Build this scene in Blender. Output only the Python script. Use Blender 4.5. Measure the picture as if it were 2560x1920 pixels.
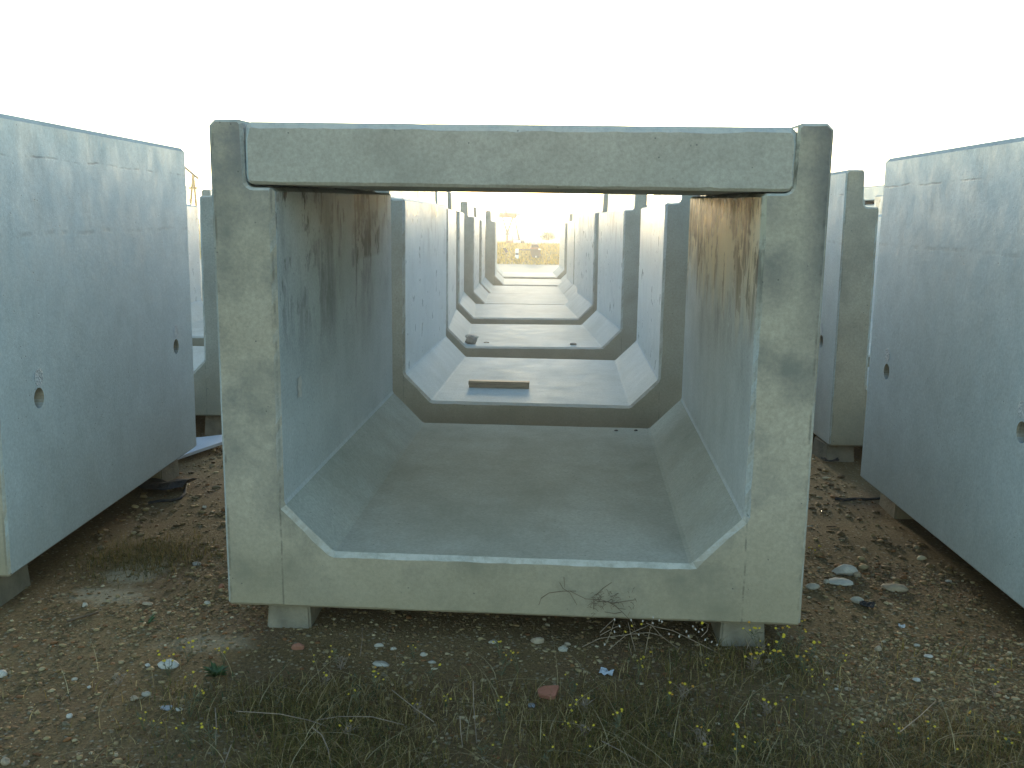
import bpy, bmesh, math, random
import numpy as np
from mathutils import Vector, Matrix, noise as mnoise
random.seed(7); rng = np.random.default_rng(7)
for o in list(bpy.data.objects): bpy.data.objects.remove(o)
SC = bpy.context.scene
COL = SC.collection

# ------------------------------------------------------------------ camera
F_PX, PITCH, ROLL, HC = 2494.5, 0.1620, 0.0146, 1.5
cam = bpy.data.cameras.new('camera'); cam.sensor_width = 36.0; cam.lens = F_PX/2560*36
cam.clip_start = 0.05; cam.clip_end = 4000
cam_o = bpy.data.objects.new('camera', cam); COL.objects.link(cam_o); SC.camera = cam_o
cam_o.matrix_world = (Matrix.Translation((0, 0, HC)) @ Matrix.Rotation(math.pi/2-PITCH, 4, 'X') @ Matrix.Rotation(ROLL, 4, 'Z'))

# ------------------------------------------------------------------ world, sun, exposure
SUN_EL, SUN_AZ = math.radians(7), math.radians(.8)      # azimuth from +Y, positive to the right
world = bpy.data.worlds.new('World'); SC.world = world; world.use_nodes = True
wn = world.node_tree.nodes; wl = world.node_tree.links
bg = wn['Background']; bg.inputs['Strength'].default_value = 0.15
sky = wn.new('ShaderNodeTexSky'); sky.sky_type = 'NISHITA'; sky.sun_disc = False
sky.sun_elevation = SUN_EL; sky.sun_rotation = SUN_AZ
sky.altitude = 200; sky.air_density = 1; sky.dust_density = 0.3; sky.ozone_density = 1.5
wl.new(sky.outputs[0], bg.inputs['Color'])
sun = bpy.data.lights.new('sun', 'SUN'); sun.energy = 1.2; sun.angle = math.radians(8); sun.color = (1.0, 0.86, 0.60)
sun_o = bpy.data.objects.new('sun', sun); COL.objects.link(sun_o)
sd = Vector((math.sin(SUN_AZ)*math.cos(SUN_EL), math.cos(SUN_AZ)*math.cos(SUN_EL), math.sin(SUN_EL)))
sun_o.rotation_euler = sd.to_track_quat('Z', 'Y').to_euler(); sun_o.location = (0, 0, 30)
vs = SC.view_settings; vs.view_transform = 'Standard'; vs.look = 'None'; vs.gamma = 1; vs.use_curve_mapping = False
vs.exposure = 2.15
SC.cycles.use_denoising = True
SC.cycles.max_bounces = 8; SC.cycles.diffuse_bounces = 5; SC.cycles.volume_bounces = 0

# ------------------------------------------------------------------ helpers
def ray(px, py):
    a, b = px-1280, py-960
    c, s = math.cos(ROLL), math.sin(ROLL)
    u = (c*a+s*b)/F_PX; up = -(-s*a+c*b)/F_PX
    return Vector((u, math.cos(PITCH)+up*math.sin(PITCH), -math.sin(PITCH)+up*math.cos(PITCH)))
def G(px, py, z=0.0):                 # a spot on the ground seen at a photo pixel
    d = ray(px, py); t = (z-HC)/d.z
    return Vector((d.x*t, d.y*t, z))
def P(px, py, Y):                     # a spot at depth Y
    d = ray(px, py); t = Y/d.y
    return Vector((d.x*t, Y, HC+d.z*t))

def tag(o, label=None, cat=None, group=None, kind=None):
    if label: o['label'] = label
    if cat: o['category'] = cat
    if group: o['group'] = group
    if kind: o['kind'] = kind
    return o
def link(name, me, mats=(), parent=None):
    o = bpy.data.objects.new(name, me); COL.objects.link(o)
    for m in mats: me.materials.append(m)
    if parent: o.parent = parent
    return o
class MB:
    def __init__(s): s.v = []; s.f = []; s.mi = []
    def add(s, vs_, fs_, mi=0):
        n = len(s.v); s.v += [tuple(v) for v in vs_]; s.f += [tuple(i+n for i in f) for f in fs_]; s.mi += [mi]*len(fs_)
    def box(s, c, d, rz=0, mi=0, taper=1.0):
        x, y, z = [k/2 for k in d]; cc, ss = math.cos(rz), math.sin(rz)
        pts = []
        for dz, k in ((-z, taper), (z, 1.0)):
            for dx, dy in ((-x*k, -y*k), (x*k, -y*k), (x*k, y*k), (-x*k, y*k)):
                pts.append((c[0]+cc*dx-ss*dy, c[1]+ss*dx+cc*dy, c[2]+dz))
        s.add(pts, [(3, 2, 1, 0), (4, 5, 6, 7), (0, 1, 5, 4), (1, 2, 6, 5), (2, 3, 7, 6), (3, 0, 4, 7)], mi)
    def tube(s, pts, r0, r1=None, n=4, mi=0, cap=True):
        r1 = r0 if r1 is None else r1
        pts = [Vector(p) for p in pts]; m = len(pts); V = []
        for i, p in enumerate(pts):
            d = (pts[min(i+1, m-1)]-pts[max(i-1, 0)]).normalized()
            a = d.orthogonal().normalized() if abs(d.z) > .9 else d.cross(Vector((0, 0, 1))).normalized()
            b = d.cross(a); r = r0+(r1-r0)*i/max(1, m-1)
            for k in range(n):
                t = 2*math.pi*k/n; V.append(p+a*(r*math.cos(t))+b*(r*math.sin(t)))
        F = [(i*n+k, i*n+(k+1) % n, (i+1)*n+(k+1) % n, (i+1)*n+k) for i in range(m-1) for k in range(n)]
        if cap: F += [tuple(range(n-1, -1, -1)), tuple((m-1)*n+k for k in range(n))]
        s.add(V, F, mi)
    def mesh(s, name, smooth=False):
        me = bpy.data.meshes.new(name); me.from_pydata(s.v, [], s.f); me.update()
        if any(s.mi): me.polygons.foreach_set('material_index', s.mi)
        if smooth: me.polygons.foreach_set('use_smooth', [True]*len(s.f))
        return me
    def build(s, name, mats, parent=None, smooth=False):
        return link(name, s.mesh(name, smooth), mats if isinstance(mats, (list, tuple)) else [mats], parent)

# ------------------------------------------------------------------ materials
class NT:
    def __init__(s, name):
        s.m = bpy.data.materials.new(name); s.m.use_nodes = True; s.t = s.m.node_tree
        s.bsdf = s.t.nodes['Principled BSDF']; s.out = s.t.nodes['Material Output']
    def n(s, typ, **k):
        nd = s.t.nodes.new('ShaderNode'+typ)
        for a, b in k.items(): setattr(nd, a, b)
        return nd
    def lk(s, a, b): s.t.links.new(a, b)
    def setin(s, sock, v):
        if isinstance(v, (int, float)): sock.default_value = v
        elif isinstance(v, (tuple, list)): sock.default_value = v if len(v) == len(sock.default_value) else tuple(v)+(1,)
        else: s.lk(v, sock)
    def math(s, op, a, b=None, c=None, clamp=False):
        nd = s.n('Math', operation=op, use_clamp=clamp)
        for i, v in enumerate((a, b, c)):
            if v is not None: s.setin(nd.inputs[i], v)
        return nd.outputs[0]
    def vmath(s, op, a, b):
        nd = s.n('VectorMath', operation=op); s.setin(nd.inputs[0], a); s.setin(nd.inputs[1], b); return nd.outputs[0]
    def noise(s, vec, scale, detail=3, rough=.55):
        nd = s.n('TexNoise'); s.setin(nd.inputs['Vector'], vec); nd.inputs['Scale'].default_value = scale
        nd.inputs['Detail'].default_value = detail; nd.inputs['Roughness'].default_value = rough; return nd.outputs[0]
    def vor(s, vec, scale, feature='F1'):
        nd = s.n('TexVoronoi', feature=feature); s.setin(nd.inputs['Vector'], vec); nd.inputs['Scale'].default_value = scale; return nd
    def rng(s, v, a, b, c=0.0, d=1.0, smooth=False):
        nd = s.n('MapRange', clamp=True); nd.interpolation_type = 'SMOOTHSTEP' if smooth else 'LINEAR'
        s.setin(nd.inputs[0], v)
        for i, k in enumerate((a, b, c, d)): nd.inputs[i+1].default_value = k
        return nd.outputs[0]
    def mix(s, fac, a, b, mode='MIX'):
        nd = s.n('Mix', data_type='RGBA', blend_type=mode); s.setin(nd.inputs[0], fac); s.setin(nd.inputs[6], a); s.setin(nd.inputs[7], b); return nd.outputs[2]
    def bump(s, h, strength, dist):
        nd = s.n('Bump'); s.setin(nd.inputs['Height'], h); nd.inputs['Strength'].default_value = strength; nd.inputs['Distance'].default_value = dist
        s.lk(nd.outputs[0], s.bsdf.inputs['Normal'])
    def col(s, c): s.setin(s.bsdf.inputs['Base Color'], c)
    def rough(s, r): s.setin(s.bsdf.inputs['Roughness'], r)

def plain(name, col, rough=.7, var=.25, scale=8, metallic=0.0, bump=0.0):
    t = NT(name); tc = t.n('TexCoord').outputs['Object']
    f = t.rng(t.noise(tc, scale, 4), .3, .7, 1-var, 1+var)
    v = t.n('VectorMath', operation='SCALE'); v.inputs[0].default_value = col; t.lk(f, v.inputs['Scale'])
    t.lk(v.outputs[0], t.bsdf.inputs['Base Color']); t.rough(rough); t.bsdf.inputs['Metallic'].default_value = metallic
    if bump: t.bump(t.noise(tc, scale*6, 4), .6, bump)
    return t.m

W_IN, W_OUT = 2.0507/2-.2145, 2.0507/2
def concrete(name, base=(.345, .30, .215), pale=(.385, .34, .248), streak=.35, stain_z=.9, front_dirt=.5, rough=.40, lines=True, seed=0.0, drip=0.0, cast=((.42, .515, .515), (.45, .545, .545)), floor=((.29, .345, .35), (.34, .395, .395)), dusty=.22, seams=.3, runs=False, gloss=.34, palest=None, fsheen=.0, post_stain=0.0, splash_shade=.6):  # cast, floor: side and upward face colours with blue skylight painted in
    palest = streak*.6 if palest is None else palest
    t = NT(name)
    tc = t.n('TexCoord').outputs['Object']
    oi = t.n('ObjectInfo')
    off = t.n('VectorMath', operation='SCALE'); off.inputs[0].default_value = (13.1, 7.3, 3.7)
    t.lk(t.math('ADD', oi.outputs['Random'], seed), off.inputs['Scale'])
    vec = t.vmath('ADD', tc, off.outputs[0])
    sp = t.n('SeparateXYZ'); t.lk(tc, sp.inputs[0]); X, Y, Z = sp.outputs
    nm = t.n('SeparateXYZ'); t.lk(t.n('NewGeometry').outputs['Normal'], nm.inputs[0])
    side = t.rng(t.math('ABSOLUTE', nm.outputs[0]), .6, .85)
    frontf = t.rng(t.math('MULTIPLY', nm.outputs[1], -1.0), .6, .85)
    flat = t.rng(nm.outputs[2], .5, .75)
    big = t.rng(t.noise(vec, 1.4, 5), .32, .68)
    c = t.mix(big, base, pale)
    c = t.mix(t.math('MULTIPLY', side, .85), c, t.mix(big, *cast)); c = t.mix(t.math('MULTIPLY', flat, .85), c, t.mix(big, *floor))   # blue skylight on side and upward faces, warmer ends: light painted by normal
    mid = t.rng(t.noise(vec, 6.0, 6, .62), .3, .7, .91, 1.06)
    fine = t.rng(t.noise(vec, 85.0, 4, .7), .3, .7, .84, 1.14)
    mul = t.math('MULTIPLY', mid, fine)
    cc = t.n('VectorMath', operation='SCALE'); t.lk(c, cc.inputs[0]); t.lk(mul, cc.inputs['Scale']); c = cc.outputs[0]
    # vertical form marks and run-off streaks on the walls
    sv = t.vmath('MULTIPLY', vec, (8.0, 8.0, .6))
    st1 = t.noise(sv, 1.6, 5, .6)
    pale_streak = t.math('MULTIPLY', t.rng(st1, .52, .72), side)
    c = t.mix(t.math('MULTIPLY', pale_streak, palest), c, (.56, .565, .52))
    def runs_field(offset, ka=3.0, kb=12.0, bias=0.0):      # ragged run-off blotches with finer runs inside them
        v = t.vmath('ADD', vec, offset)
        A = t.rng(t.math('ADD', t.noise(t.vmath('MULTIPLY', v, (ka, ka, ka*.8)), 1.0, 8, .68), bias), .495, .535)
        B = t.rng(t.noise(t.vmath('MULTIPLY', v, (kb, kb, kb*.17)), 1.0, 6, .62), .42, .50)
        return t.math('MULTIPLY', A, B)
    st2 = runs_field((5.3, 1.1, 9.7))
    zr = t.rng(Z, stain_z, 1.5, 0, 1, True)
    edge = t.rng(t.noise(t.vmath('MULTIPLY', vec, (2.6, 2.6, 2.2)), 1.3, 5), .36, .56)
    inner = t.rng(t.math('ABSOLUTE', X), .83, .79)
    dk = t.math('MULTIPLY', t.math('MULTIPLY', t.math('MULTIPLY', st2, zr), edge), t.math('MULTIPLY', side, streak))
    c = t.mix(dk, c, (.055, .055, .05))
    if drip > 0:      # broad damp runs below the seat of the lid
        wv = t.vmath('MULTIPLY', vec, (2.2, 2.2, 1.0))
        w = t.math('MULTIPLY', t.rng(t.noise(wv, 1.3, 6, .6), .45, .62), t.rng(t.noise(t.vmath('MULTIPLY', vec, (1.6, 1.6, 1.2)), 1.2, 5, .65), .40, .58))
        w = t.math('MULTIPLY', t.math('MULTIPLY', w, t.rng(Z, .55, 1.3, 0, 1, True)), t.math('MULTIPLY', side, drip))
        c = t.mix(w, c, (.085, .10, .085))
    if runs:          # a damp run down the left inner wall and the stained strip beside it
        wy = t.math('ADD', Y, t.math('MULTIPLY', t.math('SUBTRACT', t.noise(t.vmath('MULTIPLY', vec, (0, 0, 3)), 2.0, 4), .5), .10))
        lf = t.math('MULTIPLY', side, t.rng(X, -.7, -.8))
        rn = t.math('MULTIPLY', t.rng(t.math('ABSOLUTE', t.math('SUBTRACT', wy, 1.25)), .028, .004), t.rng(Z, .75, 1.15))
        rn = t.math('MULTIPLY', rn, t.rng(t.noise(t.vmath('MULTIPLY', vec, (9, 30, 6)), 1.0, 5, .7), .35, .55))
        c = t.mix(t.math('MULTIPLY', t.math('MULTIPLY', rn, lf), .8), c, (.045, .045, .04))
        bx_ = t.math('MULTIPLY', t.rng(Y, 1.26, 1.29), t.rng(t.math('ADD', wy, t.math('MULTIPLY', Z, .15)), 2.03, 1.97))
        bx_ = t.math('MULTIPLY', t.math('MULTIPLY', bx_, t.rng(Z, 1.17, 1.19)), lf)
        c = t.mix(t.math('MULTIPLY', bx_, .35), c, (.20, .18, .13))
        c = t.mix(t.math('MULTIPLY', bx_, t.math('MULTIPLY', st2, .8)), c, (.05, .047, .04))
        # the right inner wall: warm light painted on its upper half, with black run stains
        rf = t.math('MULTIPLY', side, t.rng(X, .7, .8))
        up = t.rng(t.math('ADD', Z, t.math('MULTIPLY', t.math('SUBTRACT', t.noise(t.vmath('MULTIPLY', vec, (3, 9, 1)), 1.0, 4), .5), .5)), 1.0, 1.25)
        c = t.mix(t.math('MULTIPLY', t.math('MULTIPLY', rf, up), .75), c, (.54, .47, .29))
        hb = t.rng(Z, 1.15, 1.45, -.03, .055); bk = t.math('MAXIMUM', runs_field((1, 7, 2), 3.4, 13.0, hb), t.math('MULTIPLY', runs_field((3, 2, 8), 5.0, 18.0), .85))
        c = t.mix(t.math('MULTIPLY', t.math('MULTIPLY', rf, up), bk), c, (.028, .028, .022))
    # smudges on the end faces
    sm = t.rng(t.noise(t.vmath('ADD', vec, (3, 3, 8)), 3.2, 7, .66), .48, .68)
    c = t.mix(t.math('MULTIPLY', sm, t.math('MULTIPLY', frontf, front_dirt)), c, (.17, .165, .135))
    topd = t.math('MULTIPLY', t.rng(Z, 1.3, 1.72), t.rng(t.noise(vec, 5.0, 6, .7), .42, .62))
    c = t.mix(t.math('MULTIPLY', topd, t.math('MULTIPLY', frontf, front_dirt)), c, (.15, .15, .145))
    if post_stain:    # grime down the outer edge of the right post and a smudge beside the seat
        g = t.math('ADD', X, t.math('MULTIPLY', t.math('SUBTRACT', t.noise(t.vmath('MULTIPLY', vec, (3, 3, 1.2)), 1.5, 6, .65), .5), .22))
        g = t.math('MULTIPLY', t.rng(g, .93, 1.03), t.rng(Z, .75, 1.35))
        dx = t.math('SUBTRACT', X, .86); dz = t.math('SUBTRACT', Z, 1.22)
        r = t.math('SQRT', t.math('ADD', t.math('MULTIPLY', dx, dx), t.math('MULTIPLY', dz, dz)))
        r = t.math('ADD', r, t.math('MULTIPLY', t.math('SUBTRACT', t.noise(vec, 9.0, 6, .7), .5), .16))
        g = t.math('MAXIMUM', g, t.math('MULTIPLY', t.rng(r, .13, .02), .7))
        c = t.mix(t.math('MULTIPLY', g, t.math('MULTIPLY', frontf, post_stain)), c, (.10, .10, .095))
    # splashed soil, deepened to paint in dimmer light low down, faint ochre patches on the floor
    low = t.math('MULTIPLY', t.rng(t.math('ADD', Z, t.math('MULTIPLY', t.noise(vec, 4.0, 5), .3)), .62, .15), splash_shade)
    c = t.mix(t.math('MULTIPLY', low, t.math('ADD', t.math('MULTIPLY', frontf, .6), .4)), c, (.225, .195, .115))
    dust = t.math('MULTIPLY', t.rng(t.noise(t.vmath('MULTIPLY', vec, (2.2, 1.1, 1)), 1.1, 6, .6), .42, .75), t.math('MULTIPLY', flat, dusty))
    c = t.mix(dust, c, (.15, .155, .105))
    # broken arris, paler where it faces up and forward, form seam lines on the end faces
    arr = t.math('MULTIPLY', t.rng(nm.outputs[2], .3, .5), t.rng(t.math('MULTIPLY', nm.outputs[1], -1.0), .3, .5))
    c = t.mix(t.math('MULTIPLY', arr, t.rng(t.noise(vec, 26.0, 5, .7), .35, .6, .25, .95)), c, (.44, .42, .35))
    sx_ = t.math('ABSOLUTE', t.math('SUBTRACT', t.math('ABSOLUTE', t.math('ADD', X, t.math('MULTIPLY', t.math('SUBTRACT', t.noise(vec, 7.0, 3), .5), .012))), W_IN+.010))
    seam = t.math('MULTIPLY', t.rng(sx_, .0045, .0015), t.rng(t.noise(t.vmath('MULTIPLY', vec, (2, 2, 7)), 1.6, 5, .65), .42, .55))
    ox_ = t.math('ABSOLUTE', t.math('SUBTRACT', t.math('ABSOLUTE', X), W_OUT-.013))
    seam2 = t.math('MULTIPLY', t.rng(ox_, .006, .001), t.rng(t.noise(t.vmath('MULTIPLY', vec, (2, 2, 5)), 1.3, 5, .65), .48, .58))
    seam = t.math('MULTIPLY', t.math('MAXIMUM', seam, seam2), frontf)
    c = t.mix(t.math('MULTIPLY', seam, seams), c, (.04, .04, .035))
    # pores
    vo = t.vor(vec, 34.0)
    pore = t.math('MULTIPLY', t.rng(vo.outputs['Distance'], .12, .07), t.rng(t.noise(vec, 9.0, 2), .55, .6))
    c = t.mix(t.math('MULTIPLY', pore, .7), c, (.08, .08, .075))
    h = t.math('ADD', t.math('MULTIPLY', t.noise(vec, 220.0, 2), .25), t.math('MULTIPLY', t.noise(vec, 18.0, 5), .6))
    h = t.math('SUBTRACT', h, t.math('MULTIPLY', pore, .6))
    if lines:         # pour lines on the outer walls
        wob = t.math('MULTIPLY', t.math('SUBTRACT', t.noise(t.vmath('MULTIPLY', vec, (1, 3, 0)), 1.2, 3), .5), .035)
        for z0, wd, am in ((1.566, .006, .55), (1.272, .012, .28)):
            dz = t.math('ABSOLUTE', t.math('SUBTRACT', t.math('ADD', Z, wob), z0))
            l = t.math('MULTIPLY', t.rng(dz, wd, wd*.3), t.rng(t.noise(t.vmath('MULTIPLY', vec, (1, 6, 2)), 1.5, 5), .45, .6))
            l = t.math('MULTIPLY', l, t.math('MULTIPLY', side, am))
            c = t.mix(l, c, (.12, .12, .115)); h = t.math('SUBTRACT', h, t.math('MULTIPLY', l, .5))
    t.col(c)
    t.rough(t.math('ADD', t.rng(t.noise(vec, 7.0, 4), .3, .7, rough-.06, rough+.1), t.math('MULTIPLY', t.math('MAXIMUM', flat, frontf), .42)))
    t.setin(t.bsdf.inputs['Specular IOR Level'], t.math('ADD', t.math('MULTIPLY', flat, fsheen), t.math('MULTIPLY', t.rng(t.math('ABSOLUTE', nm.outputs[0]), .955, .99), gloss)))
    t.bump(h, .35, .006)
    return t.m

def attr_mat(name, rough=.8, trans=0.0, var=.3):
    t = NT(name); a = t.n('Attribute', attribute_name='tint')
    t.lk(a.outputs['Color'], t.bsdf.inputs['Base Color']); t.rough(rough); t.bsdf.inputs['Specular IOR Level'].default_value = .25
    if trans:
        tr = t.n('BsdfTranslucent'); t.lk(a.outputs['Color'], tr.inputs[0])
        mx = t.n('MixShader'); mx.inputs[0].default_value = trans
        t.lk(t.bsdf.outputs[0], mx.inputs[1]); t.lk(tr.outputs[0], mx.inputs[2]); t.lk(mx.outputs[0], t.out.inputs[0])
    return t.m

M = {}
M['c_front'] = concrete('concrete_front', streak=.95, front_dirt=.85, drip=.75, stain_z=.75, seed=.31, lines=False, floor=((.25, .29, .25), (.32, .36, .315)), dusty=.4, post_stain=.8, cast=((.36, .42, .42), (.43, .48, .475)), seams=.45, runs=True, gloss=.004, palest=.07)  # darker, dustier floor: shade under the lid partly painted into its colour
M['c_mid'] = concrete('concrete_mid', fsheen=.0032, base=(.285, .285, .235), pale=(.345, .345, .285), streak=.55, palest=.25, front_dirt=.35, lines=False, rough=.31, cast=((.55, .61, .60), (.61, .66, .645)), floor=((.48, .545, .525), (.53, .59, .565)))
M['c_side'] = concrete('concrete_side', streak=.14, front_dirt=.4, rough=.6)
M['c_lid'] = concrete('concrete_lid', seams=0, splash_shade=0, base=(.355, .325, .255), pale=(.405, .375, .30), streak=.1, front_dirt=.35, lines=False, seed=.7)
M['c_block'] = plain('block_concrete', (.19, .165, .11), .8, .3, 9, bump=.01)
M['mortar'] = plain('mortar', (.42, .42, .37), .8, .15, 30, bump=.01)
M['hole_plug'] = plain('hole_plug', (.36, .42, .43), .8, .2, 20, bump=.01)

# ground soil
def soil():
    t = NT('soil'); g = t.n('NewGeometry'); pos = g.outputs['Position']
    n1 = t.rng(t.noise(pos, 1.1, 6, .6), .35, .65)
    c = t.mix(n1, (.100, .065, .024), (.175, .117, .050))
    n2 = t.rng(t.noise(t.vmath('ADD', pos, (9, 4, 0)), 2.3, 5, .6), .5, .66)
    c = t.mix(t.math('MULTIPLY', n2, .8), c, (.135, .082, .040))
    fine = t.rng(t.noise(pos, 90, 4, .7), .3, .7, .55, 1.35)
    cc = t.n('VectorMath', operation='SCALE'); t.lk(c, cc.inputs[0]); t.lk(fine, cc.inputs['Scale']); c = cc.outputs[0]
    vo = t.vor(pos, 55); peb = t.math('MULTIPLY', t.rng(vo.outputs['Distance'], .42, .25), t.rng(t.noise(vo.outputs['Position'], 300, 1), .52, .6))
    c = t.mix(t.math('MULTIPLY', peb, .8), c, (.27, .225, .145))
    # spilt cement dust between the rows on the left
    sp = t.n('SeparateXYZ'); t.lk(pos, sp.inputs[0]); X, Y, Z = sp.outputs
    def blob(cx, cy, rx, ry, rot, amt, c):
        dx = t.math('SUBTRACT', X, cx); dy = t.math('SUBTRACT', Y, cy); co, si = math.cos(rot), math.sin(rot)
        u = t.math('DIVIDE', t.math('ADD', t.math('MULTIPLY', dx, co), t.math('MULTIPLY', dy, si)), rx)
        v = t.math('DIVIDE', t.math('SUBTRACT', t.math('MULTIPLY', dy, co), t.math('MULTIPLY', dx, si)), ry)
        r = t.math('SQRT', t.math('ADD', t.math('MULTIPLY', u, u), t.math('MULTIPLY', v, v)))
        r = t.math('ADD', r, t.math('MULTIPLY', t.math('SUBTRACT', t.noise(pos, 9, 5, .7), .5), 1.6))
        return t.mix(t.math('MULTIPLY', t.rng(r, 1.0, .45), amt), c, (.36, .31, .20))
    a = G(345, 1425); b = G(270, 1490)
    c = blob(a.x, a.y, .16, .22, 0, .75, c); c = blob(b.x, b.y, .2, .12, 0, .6, c)
    a = G(520, 1610); c = blob(a.x, a.y, .2, .1, 0, .35, c)
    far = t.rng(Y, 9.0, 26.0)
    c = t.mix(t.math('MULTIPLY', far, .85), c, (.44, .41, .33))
    c = t.mix(t.math('MULTIPLY', t.rng(Y, 36.5, 38.0), .9), c, t.mix(n2, (.42, .28, .07), (.32, .21, .05)))
    t.col(c); t.rough(.9); t.bsdf.inputs['Specular IOR Level'].default_value = .15
    t.bump(t.math('ADD', t.noise(pos, 60, 5, .7), t.math('MULTIPLY', peb, .4)), .8, .012)
    return t.m
M['soil'] = soil()

# ------------------------------------------------------------------ ground sheet
def gz(x, y):
    z = 0.0
    if y > 12: z -= .10*min(1, (y-12)/10)
    z += .012*mnoise.noise((x*.9, y*.9, 3.3))+.006*mnoise.noise((x*3.1, y*3.1, 1.2))
    if y > 36:
        k = min(1, (y-36)/9); z += .55*k*k*(3-2*k)*(1-min(1, max(0, (y-60)/60)))
    return z
def axis(lo, hi, fine, step, grow, end):
    a = list(np.arange(lo, hi, step)); d = step; p = hi; out = []
    while p < end: out.append(p); d *= grow; p += d
    out.append(end); d = step; p = lo; neg = []
    return a, out
xs = list(np.arange(-3.2, 3.4, .05)); d = .05; p = xs[-1]
while p < 1500: d *= 1.22; p += d; xs.append(p)
d = .05; p = xs[0]
while p > -1500: d *= 1.22; p -= d; xs.insert(0, p)
ys = list(np.arange(2.2, 7.5, .05)); d = .05; p = ys[-1]
while p < 60: d = min(d*1.08, 1.5); p += d; ys.append(p)
while p < 3000: d *= 1.25; p += d; ys.append(p)
d = .05; p = ys[0]
while p > -400: d *= 1.25; p -= d; ys.insert(0, p)
nx, ny = len(xs), len(ys)
gv = [(x, y, gz(x, y)) for y in ys for x in xs]
gf = [(j*nx+i, j*nx+i+1, (j+1)*nx+i+1, (j+1)*nx+i) for j in range(ny-1) for i in range(nx-1)]
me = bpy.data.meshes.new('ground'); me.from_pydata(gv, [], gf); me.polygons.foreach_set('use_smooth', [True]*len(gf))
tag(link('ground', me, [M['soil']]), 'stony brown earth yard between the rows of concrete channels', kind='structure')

# ------------------------------------------------------------------ the concrete channels
W, H, HL, T, TP, S, HX, HZ, L = 2.0507, 1.7134, 1.4910, .2145, .1130, .2110, .1735, .1738, 2.1569
def corner(prev, p, nxt, r, n):
    a = (Vector(prev)-Vector(p)).normalized(); b = (Vector(nxt)-Vector(p)).normalized(); p = Vector(p)
    if r <= 0: return [p]
    q0, q1 = p+a*r, p+b*r
    return [(q0*(1-t)**2+p*2*t*(1-t)+q1*t*t) for t in [i/n for i in range(n+1)]]
def channel_profile():
    h = [(W/2, 0, .010, 1, 0), (W/2, H, .020, 1, 0), (W/2-TP, H, .012, 1, 0), (W/2-TP-.006, HL, .030, 4, 0), (W/2-T, HL, .012, 1, 0),
         (W/2-T, S+HZ, .008, 1, 1), (W/2-T-HX, S, .008, 1, 1)]
    pts = h+[(-x, z, r, n, f) for x, z, r, n, f in reversed(h)]
    out = []; m = len(pts)
    for i in range(m):
        out += corner(pts[i-1][:2], pts[i][:2], pts[(i+1) % m][:2], pts[i][2], pts[i][3])
    return out
def resample(poly, step):
    out = []; m = len(poly)
    for i in range(m):
        a, b = poly[i], poly[(i+1) % m]; k = max(1, int((b-a).length/step))
        out += [a+(b-a)*(j/k) for j in range(k)]
    return out
def prism(name, poly, length, cfun, step=.035, rnd=random.Random(3)):
    """a cast block: the outline poly (x, z; counter-clockwise) run along +y, both end arrises broken unevenly"""
    q = resample(poly, step); m = len(q); nrm = []
    for i in range(m):
        e0 = (q[i]-q[i-1]).normalized(); e1 = (q[(i+1) % m]-q[i]).normalized()
        n = Vector((-e0.y, e0.x))+Vector((-e1.y, e1.x)); n.normalize()
        nrm.append(n)          # inward for a counter-clockwise outline
    def ring(y, ins): return [(q[i].x+nrm[i].x*ins[i], y[i], q[i].y+nrm[i].y*ins[i]) for i in range(m)]
    def uneven():
        v = [0]*m; w = 0
        for i in range(m):
            w = .6*w+.4*rnd.uniform(-1, 1); v[i] = cfun(q[i])*(1+.30*w)
            if rnd.random() < .012: v[i] *= 1.35
        return v
    c1 = uneven(); c2 = uneven(); z0 = [0]*m
    V = ring(z0, c1)+ring(uneven(), z0)+ring([length-k for k in uneven()], z0)+ring([length]*m, c2)
    F = [tuple(range(m))]
    for r in range(3): F += [(r*m+i, (r+1)*m+i, (r+1)*m+(i+1) % m, r*m+(i+1) % m) for i in range(m)]
    F.append(tuple(3*m+i for i in range(m-1, -1, -1)))
    me = bpy.data.meshes.new(name); me.from_pydata(V, [], F); me.update()
    bm = bmesh.new(); bm.from_mesh(me); bmesh.ops.recalc_face_normals(bm, faces=bm.faces); bm.to_mesh(me); bm.free()
    return me
def inside_edge(p): return .017 if (abs(p.x) < W/2-T+.01 and p.y > S-.01) else .009
HOLES = [(sx, y, .63) for sx in (-1, 1) for y in (.31, 1.88)]
def channel_mesh(seed, near=.31):
    me = prism('channel', channel_profile(), L, inside_edge, rnd=random.Random(seed))
    cb = MB()
    for sx, y, z in [(a_, near if b_ < 1 else b_, c_) for a_, b_, c_ in HOLES]: cb.tube([(sx*(W/2-.17), y, z), (sx*(W/2-.05), y, z), (sx*(W/2+.05), y, z)], .041, n=20)
    cm = cb.mesh('cutter'); bm = bmesh.new(); bm.from_mesh(cm); bmesh.ops.recalc_face_normals(bm, faces=bm.faces); bm.to_mesh(cm); bm.free()
    oa = link('a', me); ob = link('b', cm)
    md = oa.modifiers.new('cut', 'BOOLEAN'); md.operation = 'DIFFERENCE'; md.object = ob; md.solver = 'EXACT'
    dg = bpy.context.evaluated_depsgraph_get(); res = bpy.data.meshes.new_from_object(oa.evaluated_get(dg))
    bpy.data.objects.remove(oa); bpy.data.objects.remove(ob)
    res.name = 'channel'; res.materials.clear(); res.materials.append(None)
    return res
CH = [channel_mesh(11), channel_mesh(23, .425)]
plug = MB(); k = 18
plug.add([(0, .038*math.cos(2*math.pi*i/k), .038*math.sin(2*math.pi*i/k)) for i in range(k)]+[(.0012, .035*math.cos(2*math.pi*i/k), .035*math.sin(2*math.pi*i/k)) for i in range(k)],
         [tuple(range(k, 2*k))]+[(i, (i+1) % k, k+(i+1) % k, k+i) for i in range(k)])
PLUG = plug.mesh('plugged_hole'); PLUG.materials.append(M['hole_plug'])
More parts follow.
